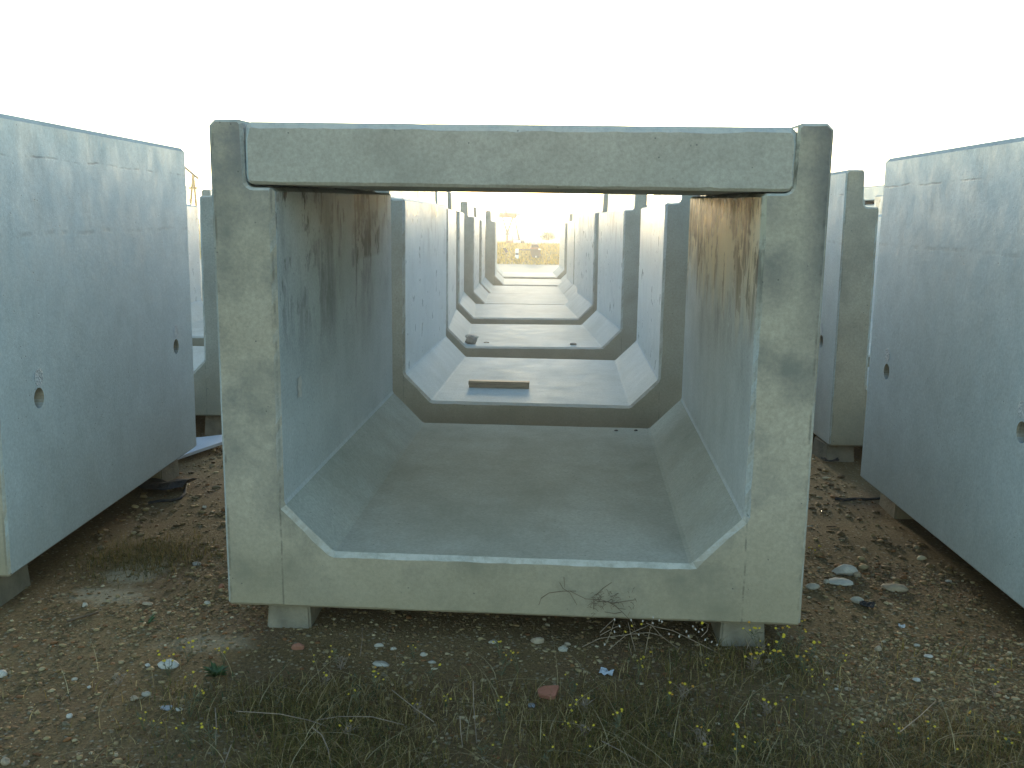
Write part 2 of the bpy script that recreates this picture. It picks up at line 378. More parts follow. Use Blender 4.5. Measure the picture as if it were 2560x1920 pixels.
def pose(o, U): o.rotation_mode = 'YXZ'; o.rotation_euler = (U[5], U[4], U[3]); o.location = U[:3]
def channel(U, label, mat, var=0, plugs=False):
    o = bpy.data.objects.new('concrete_channel', CH[var]); COL.objects.link(o); pose(o, U)
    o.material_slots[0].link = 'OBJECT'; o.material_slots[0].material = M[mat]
    tag(o, label, 'concrete channel', 'precast concrete channels standing in rows')
    if plugs:
        for sx, y, z in HOLES:
            if sx != plugs: continue
            p = bpy.data.objects.new('plugged_hole', PLUG); COL.objects.link(p); p.parent = o
            p.location = (sx*(W/2-.0005), (.425 if var and y < 1 else y)+.008, z+.083); p.rotation_euler = (0, 0, 0 if sx > 0 else math.pi)
    return o
ROW = {
 'U1': (0.0023, 3.3872, .1086, -.0624, -.0012, .02), 'U2': (.1192, 6.3073, .1334, -.0554, .0012, -.0006),
 'U3': (.2055, 9.3322, .1195, .0231, -.0038, -.003), 'U4': (.1579, 12.1489, .1208, .025, -.0016, -.0045),
 'U5': (.2204, 14.9636, .0631, -.0007, -.0019, -.0001), 'U6': (.245, 17.7, .02, .004, 0, 0), 'U7': (.43, 20.7, -.01, .0, 0, 0), 'U8': (.39, 23.9, -.02, .01, 0, 0),
 'L1': (-2.9007, 3.5946, .1473, -.0117, -.0016, .0058), 'L2': (-2.9156, 6.7409, .146, -.0042, .0013, -.0027),
 'L3': (-2.86, 9.7, .13, .012, 0, 0), 'L4': (-2.9, 12.7, .12, -.01, 0, 0), 'L5': (-2.85, 15.7, .08, .01, 0, 0), 'L6': (-2.8, 18.7, .05, 0, 0, 0),
 'R1': (2.8946, 3.1638, .1189, -.0246, .0056, .0054), 'R2': (3.0365, 6.1498, .1261, -.0214, -.0033, -.0007),
 'R3': (3.1, 9.1, .12, .01, 0, 0), 'R4': (3.15, 12.1, .11, -.01, 0, 0), 'R5': (3.2, 15.1, .08, 0, 0, 0), 'R6': (3.2, 18.1, .05, .01, 0, 0)}
LAB = {
 'U1': ('front concrete channel with a lid slab laid across its top', 'c_front', 0), 'U2': ('open concrete channel with a short timber lying on its floor', 'c_mid', 1),
 'U3': ('open concrete channel with a dirty rock lying on its floor', 'c_mid', 0), 'U4': ('open concrete channel just behind the one holding the rock', 'c_mid', 1),
 'U5': ('open concrete channel set out to the right, fifth along the tunnel', 'c_mid', 0), 'U6': ('pale open concrete channel, sixth along the tunnel', 'c_mid', 1),
 'U7': ('glaring open concrete channel, seventh along the tunnel', 'c_mid', 0), 'U8': ('farthest open concrete channel at the bright end of the tunnel', 'c_mid', 1),
 'L1': ('long concrete channel showing its right flank, beside the lidded one on the left', 'c_side', 0),
 'L2': ('concrete channel end seen in the gap left of the lidded channel', 'c_mid', 1), 'L3': ('third concrete channel of the left row, behind the one in the gap', 'c_mid', 0),
 'L4': ('fourth concrete channel of the left row', 'c_mid', 1), 'L5': ('fifth concrete channel of the left row', 'c_mid', 0), 'L6': ('last concrete channel of the left row', 'c_mid', 1),
 'R1': ('long concrete channel showing its left flank, beside the lidded one on the right', 'c_side', 1),
 'R2': ('concrete channel with a notched end in the gap right of the lidded channel', 'c_side', 0), 'R3': ('third concrete channel of the right row, behind the notched one', 'c_mid', 1),
 'R4': ('fourth concrete channel of the right row', 'c_mid', 0), 'R5': ('fifth concrete channel of the right row', 'c_mid', 1), 'R6': ('last concrete channel of the right row', 'c_mid', 0)}
UO = {}
SKIP = {'L5', 'L6', 'R5', 'R6'}
for kx, U in ROW.items():
    lb, mt, va = LAB[kx]
    UO[kx] = channel(U, lb, mt, va, plugs={'L1': 1, 'R1': -1, 'R2': -1}.get(kx, False))
bpy.context.view_layer.update()
def local_to_world(kx, x, y, z): return UO[kx].matrix_world @ Vector((x, y, z))
# rough trowelled patch inside the front channel
mp = MB(); rr = random.Random(5); nn = 8
mp.add([(0, (j-3.5)*.011, (i-4)*.011) if False else (.0025+rr.uniform(-.0015, .0015), (j-2)*.012+rr.uniform(-.002, .002), (i-3)*.013+rr.uniform(-.002, .002)) for i in range(7) for j in range(5)],
       [(i*5+j, i*5+j+1, (i+1)*5+j+1, (i+1)*5+j) for i in range(6) for j in range(4)])
pt = mp.build('mortar_patch', M['mortar'], UO['U1']); pt.location = (-W/2+T, .245, .765)

# lid slab on the front channel
def lid_mesh(w, th, length, r, seed):
    pts = [(-w/2, 0, r, 4), (w/2, 0, r, 4), (w/2, th, .016, 1), (-w/2, th, .016, 1)]; out = []
    for i in range(4): out += corner(pts[i-1][:2], pts[i][:2], pts[(i+1) % 4][:2], pts[i][2], pts[i][3])
    return prism('cover_slab', out, length, lambda p: .020 if p.y > th-.02 else .010, rnd=random.Random(seed))
lid = link('cover_slab', lid_mesh(W-2*TP-.009, .205, L, .03, 4), [M['c_lid']])
U = ROW['U1']; lid.rotation_mode = 'YXZ'; lid.rotation_euler = (U[5], U[4]+.003, U[3]); lid.location = local_to_world('U1', .003, .003, HL+.008)
tag(lid, 'concrete cover slab bridging the top of the front channel', 'cover slab', 'concrete cover slabs')
# stack of slabs seen over the notch on the right
zc = 0; SL = lid_mesh(1.8, .205, 1.9, .02, 6); SL.materials.append(M['c_lid'])
sp_m = MB(); sp_m.box((0, 0, 0), (1.5, .08, .045)); SPM = sp_m.mesh('timber_spacer'); M['wood'] = plain('old_wood', (.20, .16, .11), .85, .35, 20); SPM.materials.append(M['wood'])
for i in range(8):
    o = bpy.data.objects.new('stacked_slab', SL); COL.objects.link(o); o.location = (5.93+.01*math.sin(i*2.1), 13.6, .06+i*.2565)
    tag(o, ['bottom', 'second', 'third', 'fourth', 'fifth', 'sixth', 'seventh', 'topmost'][i]+' concrete slab of the stack behind the right row', 'cover slab', 'slabs stacked behind the right row')
    for dy in (.25, 1.65):
        q = bpy.data.objects.new('timber_spacer', SPM); COL.objects.link(q); q.location = (5.95, 13.6+dy, .0355+i*.2565)
        tag(q, '%s timber spacer under the %s slab of the stack behind the right row' % ('near' if dy < 1 else 'far', ['bottom', 'second', 'third', 'fourth', 'fifth', 'sixth', 'seventh', 'topmost'][i]), 'spacer', 'timber spacers in the slab stack')

# bearing blocks under the channels
def block_mesh(h, seed):
    r = random.Random(seed); b = MB(); b.box((0, 0, 0), (.15, .24, h), taper=1.12)
    me = b.mesh('support_block'); bm = bmesh.new(); bm.from_mesh(me)
    bmesh.ops.bevel(bm, geom=bm.edges[:], offset=.008, segments=2, affect='EDGES'); bm.to_mesh(me); bm.free(); me.materials.append(M['c_block'])
    return me
POS = {(-1, 0): 'front left', (1, 0): 'front right', (-1, 1): 'rear left', (1, 1): 'rear right'}
NAMES = {'U1': 'front lidded channel', 'U2': 'timber-holding channel', 'L1': 'nearest left-row channel', 'R1': 'nearest right-row channel', 'L2': 'channel in the left gap', 'R2': 'notched channel in the right gap'}
for kx, nm_ in NAMES.items():
    for (sx, bk), ps in POS.items():
        inset = {'U1': .20, 'R2': .085, 'L1': .17}.get(kx, .17)
        if kx == 'U1' and sx > 0: inset = .19
        lp = local_to_world(kx, sx*(W/2-inset), (L-.20) if bk else .19, 0)
        h = lp.z+.03
        o = link('support_block', block_mesh(h, 3)); o.location = (lp.x, lp.y, lp.z-h/2-.001); o.rotation_euler = (0, 0, random.uniform(-.06, .06))
        if kx == 'R2': o.scale = (1.15, 1, 1)
        tag(o, 'concrete block under the %s corner of the %s' % (ps, nm_), 'support block', 'blocks under the concrete channels')

# ------------------------------------------------------------------ things lying on the channel floors
def rock_mesh(name, sx, sy, sz, seed, sub=2, mat=None, flat=.55):
    bm = bmesh.new(); bmesh.ops.create_icosphere(bm, subdivisions=sub, radius=1)
    r = random.Random(seed); o = Vector((r.uniform(0, 99), r.uniform(0, 99), r.uniform(0, 99)))
    planes = [(Vector((r.gauss(0, 1), r.gauss(0, 1), r.gauss(0, 1))).normalized(), r.uniform(.62, .9)) for _ in range(9)]
    for v in bm.verts:
        p = v.co.copy()
        for n, d in planes:
            k = p.dot(n)
            if k > d: p -= n*(k-d)
        p *= 1+.10*mnoise.noise(p*1.7+o)
        v.co = Vector((p.x*sx, p.y*sy, p.z*sz))
    me = bpy.data.meshes.new(name); bm.to_mesh(me); bm.free()
    if mat: me.materials.append(mat)
    return me
def stone_mat(name, c1, c2, rough=.85):
    t = NT(name); tc = t.n('TexCoord').outputs['Object']
    t.col(t.mix(t.rng(t.noise(tc, 22, 5, .65), .35, .65), c1, c2)); t.rough(rough); t.bump(t.noise(tc, 90, 4), .7, .006); return t.m
M['s_pale'] = stone_mat('stone_pale', (.29, .26, .19), (.38, .345, .26))
M['s_white'] = stone_mat('stone_white', (.36, .335, .265), (.46, .43, .35))
M['s_tan'] = stone_mat('stone_tan', (.24, .18, .11), (.34, .27, .17))
M['s_brown'] = stone_mat('stone_brown', (.13, .09, .055), (.20, .145, .09))
M['s_grey'] = stone_mat('stone_grey', (.17, .155, .125), (.25, .23, .19))
M['s_blue'] = stone_mat('stone_blue', (.22, .235, .24), (.31, .32, .325))
M['s_red'] = stone_mat('stone_red', (.22, .085, .045), (.30, .13, .07))
M['terracotta'] = plain('terracotta', (.30, .11, .06), .8, .2, 14, bump=.004)
M['dark'] = plain('dark_rag', (.022, .02, .018), .9, .4, 20, bump=.01)
M['black'] = plain('black_plastic', (.012, .012, .013), .5, .3, 10)
M['twig'] = plain('twig', (.10, .068, .038), .9, .3, 30)
def wood_grain():
    t = NT('timber'); tc = t.n('TexCoord').outputs['Object']
    g = t.noise(t.vmath('MULTIPLY', tc, (3, 70, 90)), 1.0, 5, .7)
    c = t.mix(t.rng(g, .3, .7), (.12, .09, .055), (.30, .245, .165))
    t.col(t.mix(t.rng(g, .36, .30), c, (.02, .015, .01))); t.rough(.85); t.bump(g, .8, .006); return t.m
M['timber'] = wood_grain()
def floor_at(kx, px, py):           # point on a channel's floor seen at a photo pixel
    mw = UO[kx].matrix_world; inv = mw.inverted(); o = inv @ Vector((0, 0, HC)); d = inv.to_3x3() @ ray(px, py)
    t = (S-o.z)/d.z; return mw @ (o+d*t)
a = floor_at('U2', 1172, 969); b = floor_at('U2', 1324, 973)
tb = MB()
hl = (b-a).length/2
rt = random.Random(2); nseg = 10
for zz in (0, .019, .035):                        # split layers of the timber
    hgt = .0185 if zz < .03 else .012
    V = []
    for i in range(nseg+1):
        x = -hl+2*hl*i/nseg+(rt.uniform(-.004, .004) if i in (0, nseg) else 0); w0 = .032+rt.uniform(-.002, .002)
        V += [(x, -w0, zz), (x, w0, zz), (x, w0-.001, zz+hgt), (x, -w0+.001+rt.uniform(0, .002), zz+hgt)]
    Fq = [(i*4+k, i*4+(k+1) % 4, (i+1)*4+(k+1) % 4, (i+1)*4+k) for i in range(nseg) for k in range(4)]+[(0, 3, 2, 1), tuple(nseg*4+k for k in range(4))]
    tb.add(V, Fq)
o = tb.build('timber', M['timber']); md_ = (a+b)/2; o.location = md_+Vector((0, .03, .001)); o.rotation_euler = (0, 0, math.atan2(b.y-a.y, b.x-a.x))
tag(o, 'short split length of weathered timber lying on the channel floor', 'timber')
a = floor_at('U3', 1177, 861)
o = link('rock', rock_mesh('rock', .068, .07, .05, 8, 3, M['s_grey'])); o.location = a+Vector((0, .05, .035))
cap = rock_mesh('pale_crust', .066, .06, .03, 9, 3, M['s_white']); q = link('pale_crust', cap, parent=o); q.location = (.008, .012, .032)
tag(o, 'grubby dark rock with a pale top on the third channel floor', 'rock')
a = floor_at('U3', 1433, 862); o = link('rubble_chip', rock_mesh('rubble_chip', .035, .03, .014, 12, 2, M['s_grey'])); o.location = a+Vector((0, 0, .008))
tag(o, 'small grey chip lying right of the rock on the channel floor', 'stone')
a = floor_at('U3', 1216, 857); tw = MB(); tw.tube([(-.027, 0, 0), (.0, .002, .002), (.027, 0, 0)], .004, n=5); o = tw.build('stick', M['twig']); o.location = a+Vector((0, 0, .004))
tag(o, 'tiny dark stick beside the rock on the channel floor', 'stick')
for (px, lb) in ((1541, 'small black crumb on the front channel floor near its far edge'), (1590, 'larger black crumb beside the right haunch of the front channel')):
    a = floor_at('U1', px, 1077); o = link('crumb', rock_mesh('crumb', .014, .012, .006, px, 1, M['dark'])); o.location = a+Vector((0, 0, .003)); tag(o, lb, 'debris')

# ------------------------------------------------------------------ larger stones and rubble on the ground
def put_stone(px0, py0, px1, py1, mat, label, flat=.55, name='stone', seed=None, cat='stone', group=None):
    a = G((px0+px1)/2, py1-(py1-py0)*.15); k = a.y/F_PX*1.04
    w = (px1-px0)*k/2; hgt = max(.006, (py1-py0)*k/2*1.0); dep = max(hgt, w*.75)
    sd_ = seed if seed is not None else int(px0*7+py0)
    o = link(name, rock_mesh(name, w*1.15, dep, hgt*1.05, sd_, 2, M[mat])); z = gz(a.x, a.y)
    o.location = (a.x, a.y+dep*.4, z+hgt*.45); o.rotation_euler = (random.uniform(-.1, .1), random.uniform(-.1, .1), random.uniform(-.4, .4))
    return tag(o, label, cat, group)
ST = [
 (2083, 1406, 2142, 1439, 's_white', 'angular white lump topping the rubble right of the front channel'),
 (2133, 1426, 2157, 1443, 's_tan', 'tan stone leaning on the right of the white rubble lump'),
 (2076, 1447, 2140, 1463, 's_white', 'thin flat white slab below the white rubble lump'),
 (2058, 1446, 2075, 1460, 's_pale', 'small pale stone at the left tip of the thin white slab'),
 (2018, 1456, 2051, 1474, 's_pale', 'pale flat stone close to the right edge of the front channel'),
 (2209, 1460, 2270, 1480, 's_tan', 'broad flat buff stone, rightmost of the rubble group'),
 (2129, 1489, 2159, 1510, 's_pale', 'chunky pale stone beside a black scrap on the gravel'),  # the black scrap is dark_patch, a small dark crumpled sheet
 (2187, 1612, 2206, 1632, 's_tan', 'round tan stone standing up in the right-hand gravel'),
 (1912, 1647, 1931, 1660, 's_tan', 'yellowish stone below the front right bearing block'),
 (204, 1508, 218, 1522, 's_pale', 'pale cobble near the left edge below the cement dust'),
 (354, 1506, 382, 1516, 's_tan', 'flat tan stone just below the cement dust patch'),
 (508, 1503, 527, 1513, 's_pale', 'small flat pale stone near the front channel left foot'),
 (546, 1460, 560, 1476, 's_red', 'small orange stone against the front channel left edge'),
 (480, 1406, 501, 1417, 's_grey', 'flat grey stone in the earth of the left gap'),
 (391, 1650, 443, 1674, 's_white', 'long white broken fragment on the left foreground'),
 (361, 1662, 376, 1669, 's_white', 'tiny white chip left of the long white fragment'),
 (354, 1730, 377, 1744, 's_pale', 'pale oval stone in the left foreground gravel'),
 (323, 1740, 345, 1756, 's_tan', 'tan stone touching the pale oval stone'),
 (165, 1783, 180, 1799, 's_white', 'upright white pebble in the left foreground'),
 (399, 1764, 430, 1780, 's_blue', 'blue-grey flat stone beside a bright white chip'),
 (436, 1770, 456, 1780, 's_white', 'bright white chip right of the blue-grey stone'),
 (-8, 1674, 15, 1698, 's_white', 'white stone cut by the left edge of the picture'),
 (0, 1893, 22, 1917, 's_tan', 'brownish stone in the bottom left corner'),
 (56, 1900, 72, 1918, 's_brown', 'small brown stone right of the corner stone'),
 (178, 1694, 194, 1704, 's_pale', 'pale pebble left of the long white fragment'),
 (217, 1713, 228, 1722, 's_white', 'little white pebble in the left gravel'),
 (729, 1607, 760, 1628, 's_red', 'rounded reddish stone before the front left bearing block'),
 (1327, 1590, 1360, 1610, 's_tan', 'brown cobble at the edge of the shadow under the front channel'),
 (1221, 1600, 1243, 1611, 's_pale', 'pale flat stone left of the brown cobble'),
 (936, 1607, 958, 1620, 's_pale', 'pale stone heading the chain of stones under the front channel'),
 (975, 1616, 992, 1626, 's_pale', 'second pale stone in the chain under the front channel'),
 (1050, 1628, 1067, 1641, 's_pale', 'blocky pale stone ending the chain under the front channel'),
 (932, 1655, 974, 1668, 's_pale', 'wide flat pale stone below the chain of stones'),
 (1316, 1754, 1338, 1770, 's_blue', 'bluish stone beside the orange tile piece'),
 (1395, 1616, 1420, 1630, 's_pale', 'pale stone below the dry weed stems'),
 (1410, 1604, 1428, 1614, 's_tan', 'tan stone tucked behind the pale one under the weeds'),
 (2085, 1723, 2098, 1731, 's_pale', 'pale pebble below the gravel of the right foreground'),
 (2112, 1721, 2128, 1732, 's_tan', 'dull tan pebble in the grass edge on the right'),
 (2282, 1700, 2302, 1712, 's_white', 'white pebble in the pale gravel spread on the right'),
 (2310, 1638, 2335, 1650, 's_white', 'white flat pebble at the top of the right gravel spread'),
 (2285, 1610, 2300, 1620, 's_pale', 'pale stone above the right gravel spread'),
 (2364, 1444, 2380, 1453, 's_pale', 'pale stone in the shadow below the right row flank'),
 (505, 1264, 517, 1272, 's_white', 'white chip in the earth left of the front channel'),
 (1070, 1650, 1090, 1660, 's_pale', 'small pale stone right of the chain of stones'),
]
for s in ST: put_stone(*s)
# orange tile fragment: a flat broken piece with one straight edge
a = G(1370, 1742); k = a.y/F_PX
tl = MB(); out = [(-.035, -.012), (.004, -.026), (.02, -.024), (.040, .016), (.030, .018), (-.012, .020), (-.034, .010)]
out = [(x*.95, y*1.2) for x, y in out]; m = len(out)
tl.add([(x, y, 0) for x, y in out]+[(x*.97, y*.97, .012) for x, y in out], [tuple(range(m-1, -1, -1)), tuple(range(m, 2*m))]+[(i, (i+1) % m, m+(i+1) % m, m+i) for i in range(m)])
o = tl.build('tile_fragment', M['terracotta']); o.location = (a.x, a.y, .012); o.rotation_euler = (.25, -.05, .1); tag(o, 'broken orange roof tile piece lying in the dry grass', 'tile')
# crumpled white plastic scraps
M['plastic'] = plain('white_plastic', (.38, .41, .42), .5, .2, 20)
def scrap(px, py, w, d, h, seed, mat, name, label, cat):
    r = random.Random(seed); b = MB(); n = 6; V = []
    for i in range(n):
        for j in range(n):
            V.append(((i/(n-1)-.5)*w+r.uniform(-.1, .1)*w/n, (j/(n-1)-.5)*d+r.uniform(-.1, .1)*d/n, r.uniform(0, 1)*h+h*.8*abs(i/(n-1)-.5)))
    F = [(i*n+j, (i+1)*n+j, (i+1)*n+j+1, i*n+j+1) for i in range(n-1) for j in range(n-1)]
    me = None; b.add(V, F); o = b.build(name, M[mat]); s = o.modifiers.new('thick', 'SOLIDIFY'); s.thickness = .002
    a = G(px, py); o.location = (a.x, a.y, gz(a.x, a.y)+.004); o.rotation_euler = (0, 0, r.uniform(-.6, .6)); return tag(o, label, cat)
scrap(1516, 1688, .045, .03, .012, 3, 'plastic', 'plastic_scrap', 'crumpled whitish plastic scrap in the grass right of centre', 'litter')
scrap(2254, 1575, .022, .012, .014, 4, 'plastic', 'plastic_curl', 'curled white plastic strip on the right gravel', 'litter')
scrap(2168, 1517, .055, .05, .012, 5, 'dark', 'dark_patch', 'dark patch lying against the chunky pale stone', 'litter')  # small dark crumpled sheet beside the stone
scrap(400, 1222, .34, .22, .05, 9, 'dark', 'dark_rag', 'dark crumpled rag by the rear foot of the left channel', 'rag')
scrap(2075, 1157, .10, .06, .02, 12, 'dark', 'dark_clod', 'dark clod at the foot of the right gap beside the front channel', 'debris')
# dark straps and sticks on the earth
def ground_line(pxs, r, mat, name, label, cat, lift=.006, n=5):
    b = MB(); pts = []
    for px, py in pxs: a = G(px, py); pts.append((a.x, a.y, gz(a.x, a.y)+lift))
    b.tube(pts, r, r*.7, n=n); return tag(b.build(name, M[mat], smooth=True), label, cat)
ground_line([(372, 1262), (400, 1257), (430, 1256), (452, 1251), (462, 1238), (464, 1222), (470, 1205)], .010, 'dark', 'dark_strap', 'dark strap looped over the earth beside the left channel', 'strap')
ground_line([(2088, 1250), (2110, 1253), (2140, 1250), (2165, 1252), (2200, 1250)], .011, 'dark', 'dark_branch', 'dark branch poking out from under the right-row channel', 'branch')
ground_line([(169, 1560), (200, 1551), (225, 1545), (247, 1537)], .005, 'twig', 'twig', 'thin dark twig lying in the left foreground earth', 'twig')
ground_line([(2014, 1318), (2032, 1317)], .004, 's_white', 'pale_stick', 'short pale stick against the right edge of the front channel', 'stick')
ground_line([(2066, 1319), (2092, 1318)], .004, 'twig', 'thin_stick', 'thin straight stick lying flat in the right gap', 'stick')
# pale board lying under the gap on the left
bd = MB(); q = [G(440, 1144, .05), G(568, 1100, .07), G(568, 1085, .08), G(500, 1093, .08), G(430, 1094, .08)]
nb = len(q); bd.add([tuple(p) for p in q]+[(p.x, p.y, p.z-.018) for p in q], [tuple(range(nb)), tuple(range(2*nb-1, nb-1, -1))]+[(nb+i, nb+(i+1) % nb, (i+1) % nb, i) for i in range(nb)])
M['board'] = plain('pale_board', (.50, .50, .50), .6, .1, 5)
o = bd.build('sheet_board', M['board']); tag(o, 'pale sheet of board lying on the earth in the left gap', 'board')

# ------------------------------------------------------------------ the bright yard beyond the rows
M['orange'] = plain('orange_paint', (.26, .075, .006), .6, .3, 6)
M['yellow'] = plain('yellow_paint', (.38, .19, .015), .6, .3, 6)
M['white'] = plain('white_paint', (.75, .74, .70), .5, .08, 6)
M['steel'] = plain('dark_steel', (.06, .045, .03), .6, .3, 6)
M['grey_paint'] = plain('grey_paint', (.30, .30, .31), .5, .2, 6)
def bar(b, p, q, w, mi=0): b.tube([p, q], w, n=4, mi=mi)
YH = 52.0
h = bpy.data.objects.new('orange_hoist', None); COL.objects.link(h); h.location = P(1262, 640, YH)*1; hx, hz0 = h.location.x, h.location.z
h.location.z = gz(hx, YH)
def hl_(px, py): p = P(px, py, YH); return Vector((p.x-hx, 0, p.z-h.location.z))
tag(h, 'orange steel hoist on splayed legs far beyond the tunnel', 'hoist')
b = MB(); c0, c1 = hl_(1247, 538), hl_(1291, 538); b.box(((c0.x+c1.x)/2, 0, c0.z), (c1.x-c0.x, .5, .27)); b.build('beam', M['orange'], h)
b = MB(); c2 = hl_(1306, 537); b.tube([(c1.x, 0, c1.z+.05), (c1.x+.12, 0, c1.z+.05), (c2.x, 0, c2.z)], .17, .02, n=6); b.build('nose', M['grey_paint'], h)
b = MB(); c3 = hl_(1265, 512); b.tube([((c0.x+c1.x)/2-.1, 0, c0.z+.13), (c3.x, 0, c3.z)], .10, .03, n=6); b.build('mast', M['grey_paint'], h)
for (p0, p1) in (((1256, 542), (1269, 585)), ((1282, 542), (1268, 585)), ((1286, 542), (1299, 604)), ((1283, 542), (1281, 625))):
    b = MB(); bar(b, hl_(*p0), hl_(*p1)+Vector((0, .2, 0)), .065 if p1[1] != 625 else .03); b.build('leg', M['steel'], h)
b = MB(); e = hl_(1268, 585); bar(b, e, (e.x, 0, 0), .06); b.build('post', M['orange'], h)
b = MB(); b.box((e.x, 0, e.z), (.2, .2, .12)); b.build('joint', M['steel'], h)
# gantry over the far left, only its yellow end shows
YG = 60.0
g = bpy.data.objects.new('yellow_gantry', None); COL.objects.link(g); gp = P(484, 552, YG); g.location = (gp.x, YG, gz(gp.x, YG))
def gl_(px, py): p = P(px, py, YG); return Vector((p.x-gp.x, 0, p.z-g.location.z))
tag(g, 'yellow gantry with sloping dark boom over the left row', 'gantry')
b = MB(); bar(b, gl_(440, 400), gl_(496, 447), .07); b.build('boom', M['steel'], g)
for px in (476, 490, 458):
    b = MB(); q0 = gl_(483 if px > 460 else 460, 436 if px > 460 else 418); q1 = gl_(px, 500); q1.z = 0; q1.x = q0.x+(q1.x-q0.x)*2; bar(b, q0, q1, .08); b.build('leg', M['yellow'], g)
b = MB(); bar(b, gl_(470, 470), gl_(494, 470), .06); b.build('cross_brace', M['yellow'], g)
# long white pipe on low posts
YP = 46.0
pr = bpy.data.objects.new('pipe_rail', None); COL.objects.link(pr); pp = P(1300, 605, YP); pr.location = (pp.x, YP, gz(pp.x, YP))
zp = pp.z-pr.location.z
tag(pr, 'long white pipe rail running across the far bank', 'pipe')
b = MB(); b.tube([(-.65, 0, zp), (-.30, 0, zp)], .07, n=8); b.build('pipe_end', M['orange'], pr)
b = MB(); b.tube([(-.30, 0, zp), (.03, 0, zp)], .085, n=8); b.build('pipe', M['white'], pr)
b = MB(); b.tube([(.03, 0, zp), (.2, 0, zp)], .06, n=8); b.build('coupling', M['steel'], pr)
b = MB(); b.tube([(.2, 0, zp), (9, 0, zp)], .085, n=8); b.build('pipe', M['white'], pr)
for x in (-.6, 1.6, 4, 8):
    b = MB(); b.box((x, 0, zp/2-.06), (.08, .08, zp+.0)); b.build('post', M['steel'], pr)
# white marker post with a dark bar, black bucket, tilted plate
YB = 39.0
mk = bpy.data.objects.new('marker_post', None); COL.objects.link(mk); q = P(1292, 652, YB); zg = gz(q.x, YB); mk.location = (q.x, YB, zg); tp_ = P(1292, 622, YB).z-zg
tag(mk, 'short white marker post with a dark band before the far bank', 'post')
b = MB(); b.tube([(0, 0, 0), (0, 0, tp_*.42)], .07, n=10); b.build('lower_post', M['white'], mk)
b = MB(); b.tube([(0, 0, tp_*.42), (0, 0, tp_*.56)], .055, n=10); b.build('band', M['steel'], mk)
b = MB(); b.tube([(0, 0, tp_*.56), (0, 0, tp_)], .07, n=10); b.build('upper_post', M['white'], mk)
bk = bpy.data.objects.new('black_bucket', None); COL.objects.link(bk); q = P(1338, 646, YB+.4); bk.location = (q.x, YB+.4, q.z); sc = YB/F_PX
tag(bk, 'black digger bucket resting on the far bank', 'bucket')
bm_ = MB(); prof = [(-.20, .36), (-.19, .20), (-.13, .06), (-.02, 0), (.14, .03), (.24, .12), (.19, .22), (.20, .36)]
V = [(x, -.2, z) for x, z in prof]+[(x, .2, z) for x, z in prof]; n8 = len(prof)
bm_.add(V, [tuple(range(n8)), tuple(range(2*n8-1, n8-1, -1))]+[(i, n8+i, n8+(i+1) % n8, (i+1) % n8) for i in range(n8)]); bm_.build('shell', M['black'], bk)
b = MB(); b.box((-.04, 0, .40), (.34, .42, .07)); b.build('rim', M['s_red'], bk)
b = MB(); b.box((-.02, 0, .50), (.24, .3, .13), taper=1.3); b.build('bracket', M['steel'], bk)
b = MB(); b.tube([(-.75, 0, .33), (-.20, 0, .33)], .03, n=6); b.build('arm', M['steel'], bk)
b = MB(); b.box((.02, -.21, .07), (.06, .02, .07)); b.build('tooth', M['white'], bk)
pl_ = MB(); pl_.add([(-.11, 0, .08), (0.0, 0, .11), (.12, 0, -.06), (.0, 0, -.11), (-.11, .03, .08), (0.0, .03, .11), (.12, .03, -.06), (.0, .03, -.11)], [(3, 2, 1, 0), (4, 5, 6, 7), (0, 1, 5, 4), (1, 2, 6, 5), (2, 3, 7, 6), (3, 0, 4, 7)])
o = pl_.build('dark_plate', M['steel']); o.location = P(1264, 626, YB+1); tag(o, 'dark square plate tilted on the far bank, left of the white post', 'plate')
for px, py, lb, s in ((1283, 652, 'dark stone at the foot of the white marker post', .07), (1372, 652, 'dark stone lying right of the black bucket', .06)):
    a = P(px, py, YB-.5); o = link('stone', rock_mesh('stone', s*1.3, s, s*.7, px, 1, M['s_brown'])); o.location = (a.x, YB-.5, gz(a.x, YB-.5)+.02); tag(o, lb, 'stone')

# ------------------------------------------------------------------ numpy scatter: meshes with a tint attribute
def scatter_mesh(name, V, F, C, mat, kind='stuff', label=None, smooth=False):
    me = bpy.data.meshes.new(name); nv, nf = len(V), len(F)
    me.vertices.add(nv); me.vertices.foreach_set('co', np.asarray(V, np.float32).ravel())
    k = F.shape[1]; me.loops.add(nf*k); me.loops.foreach_set('vertex_index', F.ravel().astype(np.int32))
    me.polygons.add(nf); me.polygons.foreach_set('loop_start', np.arange(0, nf*k, k, dtype=np.int32))
    if smooth: me.polygons.foreach_set('use_smooth', np.ones(nf, bool))
    me.update(calc_edges=True)
    at = me.color_attributes.new('tint', 'FLOAT_COLOR', 'POINT'); at.data.foreach_set('color', np.concatenate([C, np.ones((nv, 1))], 1).astype(np.float32).ravel())
    return tag(link(name, me, [mat]), label, kind=kind)
M['pebbles'] = attr_mat('pebbles', .85)
M['grass'] = attr_mat('grass', .75, .25)
M['drygrass'] = attr_mat('drygrass', .8, .5)
bmi = bmesh.new(); bmesh.ops.create_icosphere(bmi, subdivisions=1, radius=1); IV = np.array([v.co[:] for v in bmi.verts]); IF = np.array([[v.index for v in f.verts] for f in bmi.faces]); bmi.free()
gzv = np.vectorize(gz)
def fnoise(x, y, s, o): return np.array([mnoise.noise((a*s+o, b*s-o, o)) for a, b in zip(x, y)])
